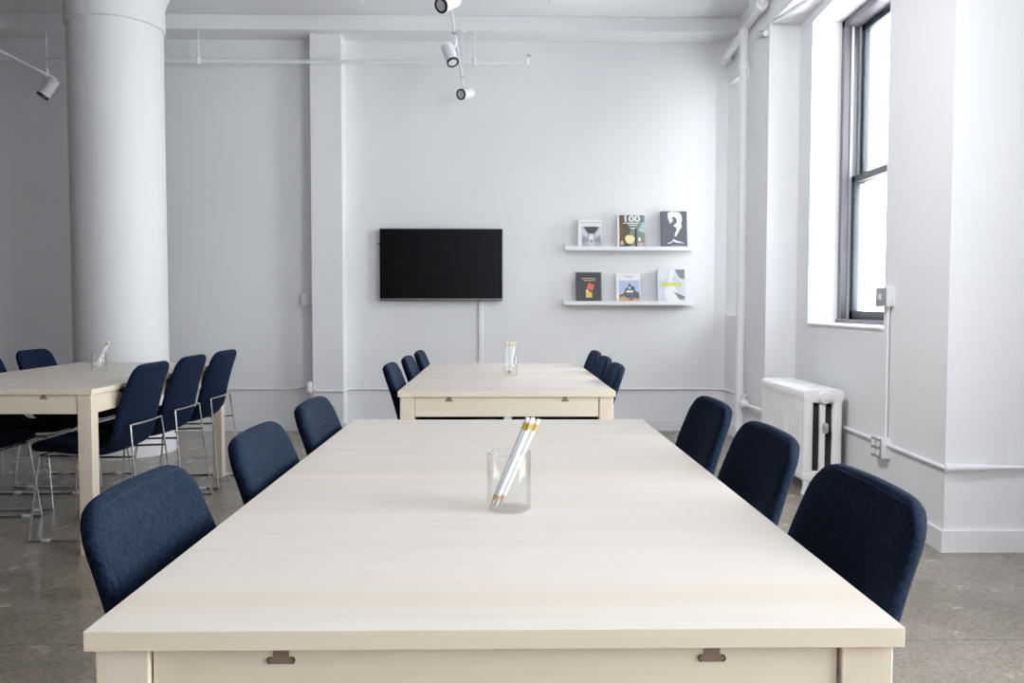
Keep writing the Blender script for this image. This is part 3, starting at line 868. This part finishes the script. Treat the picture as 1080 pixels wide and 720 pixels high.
link('track_rail', mkbox(-.012, .012, -2.6, .06, -.010, .010, bev=.003), 'spot', tl2)
rod = bmesh.new(); tube(rod, [(-.02, -.04, 0), (-.02, -.04, 3.452 - 3.08)], .006, 8); tube(rod, [(-.02, -.04, 0.0), (-.02, -.04, .06)], .014, 10)
link('suspension_rod', rod, 'spot', tl2, True)
spot_head(tl2, (-.01, -.10, 0), (-.42, -.22, -.80), (.04, -.02, -.125), .17, .05)

# ------------------------------------------------------------------ radiator
rad = thing('radiator', 'white cast-iron column radiator under the window', 'radiator', (0, 0, 0))
RX0, RX1, RY0, RY1, RZ = 1.808, 2.048, 4.79, 5.60, .632
n_sec = 15; pitch = (RY1 - RY0) / n_sec
def rad_section(y):
    bm = bmesh.new()
    hw = pitch * .42
    xs = [(RX0 + .033, .033), (RX0 + .120, .020), (RX1 - .033, .033)]
    for x, r in xs:
        pts = [(x, y, .10), (x, y, .14), (x, y, .5), (x, y, RZ - .06)]
        rings = []
        for z, k in ((.085, .7), (.12, 1.05), (.16, .92), (.35, .9), (RZ - .1, .95), (RZ - .055, 1.1)):
            rings.append([bm.verts.new((x + r * k * math.copysign(abs(math.cos(a)) ** .7, math.cos(a)), y + hw * .9 * math.copysign(abs(math.sin(a)) ** .8, math.sin(a)), z)) for a in [2 * PI * q / 14 for q in range(14)]])
        for a, b in zip(rings, rings[1:]):
            for q in range(14): bm.faces.new((a[q], a[(q + 1) % 14], b[(q + 1) % 14], b[q]))
        bm.faces.new(rings[0]); bm.faces.new(rings[-1])
    # top and bottom headers with rounded crowns
    def header(z0, z1, crown):
        prof = []
        m = 12
        xc = (RX0 + RX1) / 2; hx = (RX1 - RX0) / 2 + .004
        rows = []
        for i in range(9):
            t = -1 + 2 * i / 8
            yy = y + hw * math.sin(t * PI / 2); sc = math.cos(t * PI / 2) ** .5
            poly = []
            for k in range(16):
                a = 2 * PI * k / 16
                px = xc + (hx - .012 * (1 - sc)) * math.copysign(abs(math.cos(a)) ** .35, math.cos(a))
                pz = (z0 + z1) / 2 + ((z1 - z0) / 2 - .012 * (1 - sc)) * math.copysign(abs(math.sin(a)) ** .5, math.sin(a))
                poly.append(bm.verts.new((px, yy, pz)))
            rows.append(poly)
        for a, b in zip(rows, rows[1:]):
            for k in range(16): bm.faces.new((a[k], a[(k + 1) % 16], b[(k + 1) % 16], b[k]))
        bm.faces.new(rows[0]); bm.faces.new(rows[-1])
    header(RZ - .085, RZ, True); header(.075, .14, False)
    return bm
for i in range(n_sec):
    link('radiator_section', rad_section(RY0 + pitch * (i + .5)), 'radiator', rad, True)
for y in (RY0 + pitch * .5, RY1 - pitch * .5):
    for x in (RX0 + .03, RX1 - .03):
        f = lathe(bmesh.new(), [(.030, 0), (.027, .015), (.019, .05), (.024, .10)], 14)
        f2 = link('foot', f, 'radiator', rad, True); f2.location = (x, y, 0)
pg = bmesh.new(); tube(pg, [(0, 0, 0), (0, -.022, 0)], [.042, .034], 20); tube(pg, [(0, -.022, 0), (0, -.034, 0)], .018, 6)
o = link('end_plug', pg, 'radiator', rad, True); o.location = (RX0 + .125, RY0 + .002, RZ - .05)
av = bmesh.new(); tube(av, [(0, .01, 0), (0, -.025, 0)], .007, 10); tube(av, [(0, -.026, -.028), (0, -.026, -.015), (0, -.026, .025), (0, -.026, .034)], [.010, .017, .017, .008], 14)
o = link('air_valve', av, 'brassv', rad, True); o.location = (RX0 + .122, RY0 + .004, .40)
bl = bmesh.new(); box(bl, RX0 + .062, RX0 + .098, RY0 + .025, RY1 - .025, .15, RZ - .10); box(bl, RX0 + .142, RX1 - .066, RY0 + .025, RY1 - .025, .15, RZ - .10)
link('gap_shade_block', bl, 'dark', rad)  # dark blocks between the columns stand in for shade
# ------------------------------------------------------------------ steam riser and other pipes by the right corner
rs = thing('steam_riser', 'vertical white steam pipe from floor to ceiling beside the far pilaster', 'pipe', (1.878, 6.32, 0))
link('pipe_run', tube(bmesh.new(), [(0, 0, 0), (0, 0, 3.236)], .033, 20), 'pipe', rs, True)
link('floor_collar', lathe(bmesh.new(), [(.055, 0), (.055, .012), (.036, .03)], 20), 'pipe', rs, True)
link('pipe_collar', lathe(bmesh.new(), [(.036, 2.93), (.042, 2.94), (.042, 3.0), (.036, 3.01)], 20), 'pipe', rs, True)
pipe('radiator_pipe', 'white supply pipe joining the radiator to the vertical riser', 'pipe',
     [(1.878, 6.28, .375), (1.878, 5.72, .375), (1.928, 5.66, .35), (1.928, 5.56, .345)], .014, rad=.03)
vb = thing('radiator_valve', 'white round valve on the pipe between the radiator and the riser', 'valve', (1.875, 6.20, .375))
link('valve_body', tube(bmesh.new(), [(0, .03, 0), (0, .012, 0), (0, -.03, 0), (0, -.045, 0)], [.026, .034, .034, .022], 16), 'pipe', vb, True)
link('valve_stem', tube(bmesh.new(), [(0, 0, .02), (0, 0, .06), (0, 0, .062), (0, 0, .075)], [.010, .010, .026, .026], 14), 'pipe', vb, True)
op = thing('overhead_pipe', 'white overhead pipe with elbows near the ceiling by the far right corner', 'pipe', (0, 0, 3.268))
link('pipe_run', tube(bmesh.new(), fillet([(1.965, 7.15, 0), (1.868, 5.86, 0), (1.868, 5.86, .32)], .06), .030, 18), 'pipe', op, True)
e = tube(bmesh.new(), [(1.967, 7.19, -.0), (1.960, 7.09, 0)], .042, 18); tube(e, [(1.964, 7.13, 0), (2.02, 7.13, -.012)], .026, 14)
link('end_fitting', e, 'pipe', op, True)
e = tube(bmesh.new(), [(1.873, 5.93, 0), (1.870, 5.87, 0)], .042, 18); tube(e, [(1.868, 5.86, .03), (1.868, 5.86, .10)], .043, 18)
link('elbow_fitting', e, 'pipe', op, True)
cl = thing('pipe_clamp', 'small dark pipe clamp at the top of the far pilaster', 'clamp', (1.915, 5.97, 3.10))
e = tube(bmesh.new(), [(0.0, -.05, -.02), (0.0, .13, .03)], .020, 12)
link('clamp_sleeve', e, 'pipe', cl, True)
for t in (.1, .4, .7):
    e = tube(bmesh.new(), [(0, -.05 + .18 * t, -.02 + .05 * t), (0, -.05 + .18 * (t + .07), -.02 + .05 * (t + .07))], .0225, 12)
    link('clamp_band', e, 'boxgrey', cl, True)
pipe('ceiling_cable', 'thin white cable swooping along the soffit above the window', 'cable',
     [(1.93, 5.86, 3.13), (2.0, 5.6, 3.128), (2.06, 5.2, 3.125), (2.05, 4.85, 3.128), (2.02, 4.5, 3.13)], .008, rad=.2)

# ------------------------------------------------------------------ light
w = bpy.data.worlds.new('daylight'); SC.world = w; w.use_nodes = True
nt = w.node_tree; nt.nodes.clear()
bg = N(nt, 'ShaderNodeBackground'); ow = N(nt, 'ShaderNodeOutputWorld'); nt.links.new(bg.outputs[0], ow.inputs[0])
bg.inputs['Color'].default_value = (.965, .985, 1.0, 1); bg.inputs['Strength'].default_value = 16.5

def portal(loc, sx, sy, direction):
    l = bpy.data.lights.new('window_portal', 'AREA'); l.shape = 'RECTANGLE'; l.size = sx; l.size_y = sy
    l.cycles.is_portal = True
    o = bpy.data.objects.new('window_portal', l); COL.objects.link(o); o.location = loc
    o.rotation_euler = Vector(direction).to_track_quat('-Z', 'Y').to_euler()
    return o
zc, hz = (1.0 + HEAD) / 2, HEAD - 1.0
portal((2.56, 5.0, zc), 1.26, hz, (-1, 0, 0))
portal((2.5, 6.765, zc), .53, hz, (-1, 0, 0))
portal((3.2, .5, 1.9), 2.7, 2.4, (-1, 0, 0))

def add_fill_spot(loc, target, power, cone, radius):
    l = bpy.data.lights.new('added_fill_spot', 'SPOT'); l.energy = power; l.spot_size = cone; l.spot_blend = 1.0; l.shadow_soft_size = radius
    l.color = (.97, .985, 1.0)
    o = bpy.data.objects.new('added_fill_spot', l); COL.objects.link(o); o.location = loc
    o.rotation_euler = (Vector(target) - Vector(loc)).to_track_quat('-Z', 'Y').to_euler()
add_fill_spot((-.32, 2.2, 3.0), (2.1, 5.0, 1.45), 340, math.radians(80), .12)  # unseen fill added to brighten the right wall; no track head hangs here

# ------------------------------------------------------------------ camera
F, PITCH, YAW, ROLL, HC = 860., .044, .0157, .0012, 1.125
cam = bpy.data.cameras.new('camera'); cam.sensor_width = 36; cam.lens = 36 * F / 1080; cam.clip_start = .02
co = bpy.data.objects.new('camera', cam); COL.objects.link(co)
co.matrix_world = (Matrix.Translation((0, 0, HC)) @ Matrix.Rotation(-YAW, 4, 'Z') @ Matrix.Rotation(PI / 2 - PITCH, 4, 'X') @ Matrix.Rotation(ROLL, 4, 'Z'))
SC.camera = co
SC.view_settings.view_transform = 'Standard'
SC.view_settings.look = 'None'
SC.view_settings.exposure = 0.0
SC.view_settings.use_curve_mapping = True
cmap = SC.view_settings.curve_mapping; cv = cmap.curves[3]
for px, py in ((.02, .009), (.06, .052), (.14, .138), (.3, .30), (.6, .615)): cv.points.new(px, py)
cmap.update()
SC.cycles.use_denoising = True
SC.cycles.max_bounces = 10; SC.cycles.diffuse_bounces = 6; SC.cycles.transparent_max_bounces = 16
SC.cycles.sample_clamp_indirect = 6
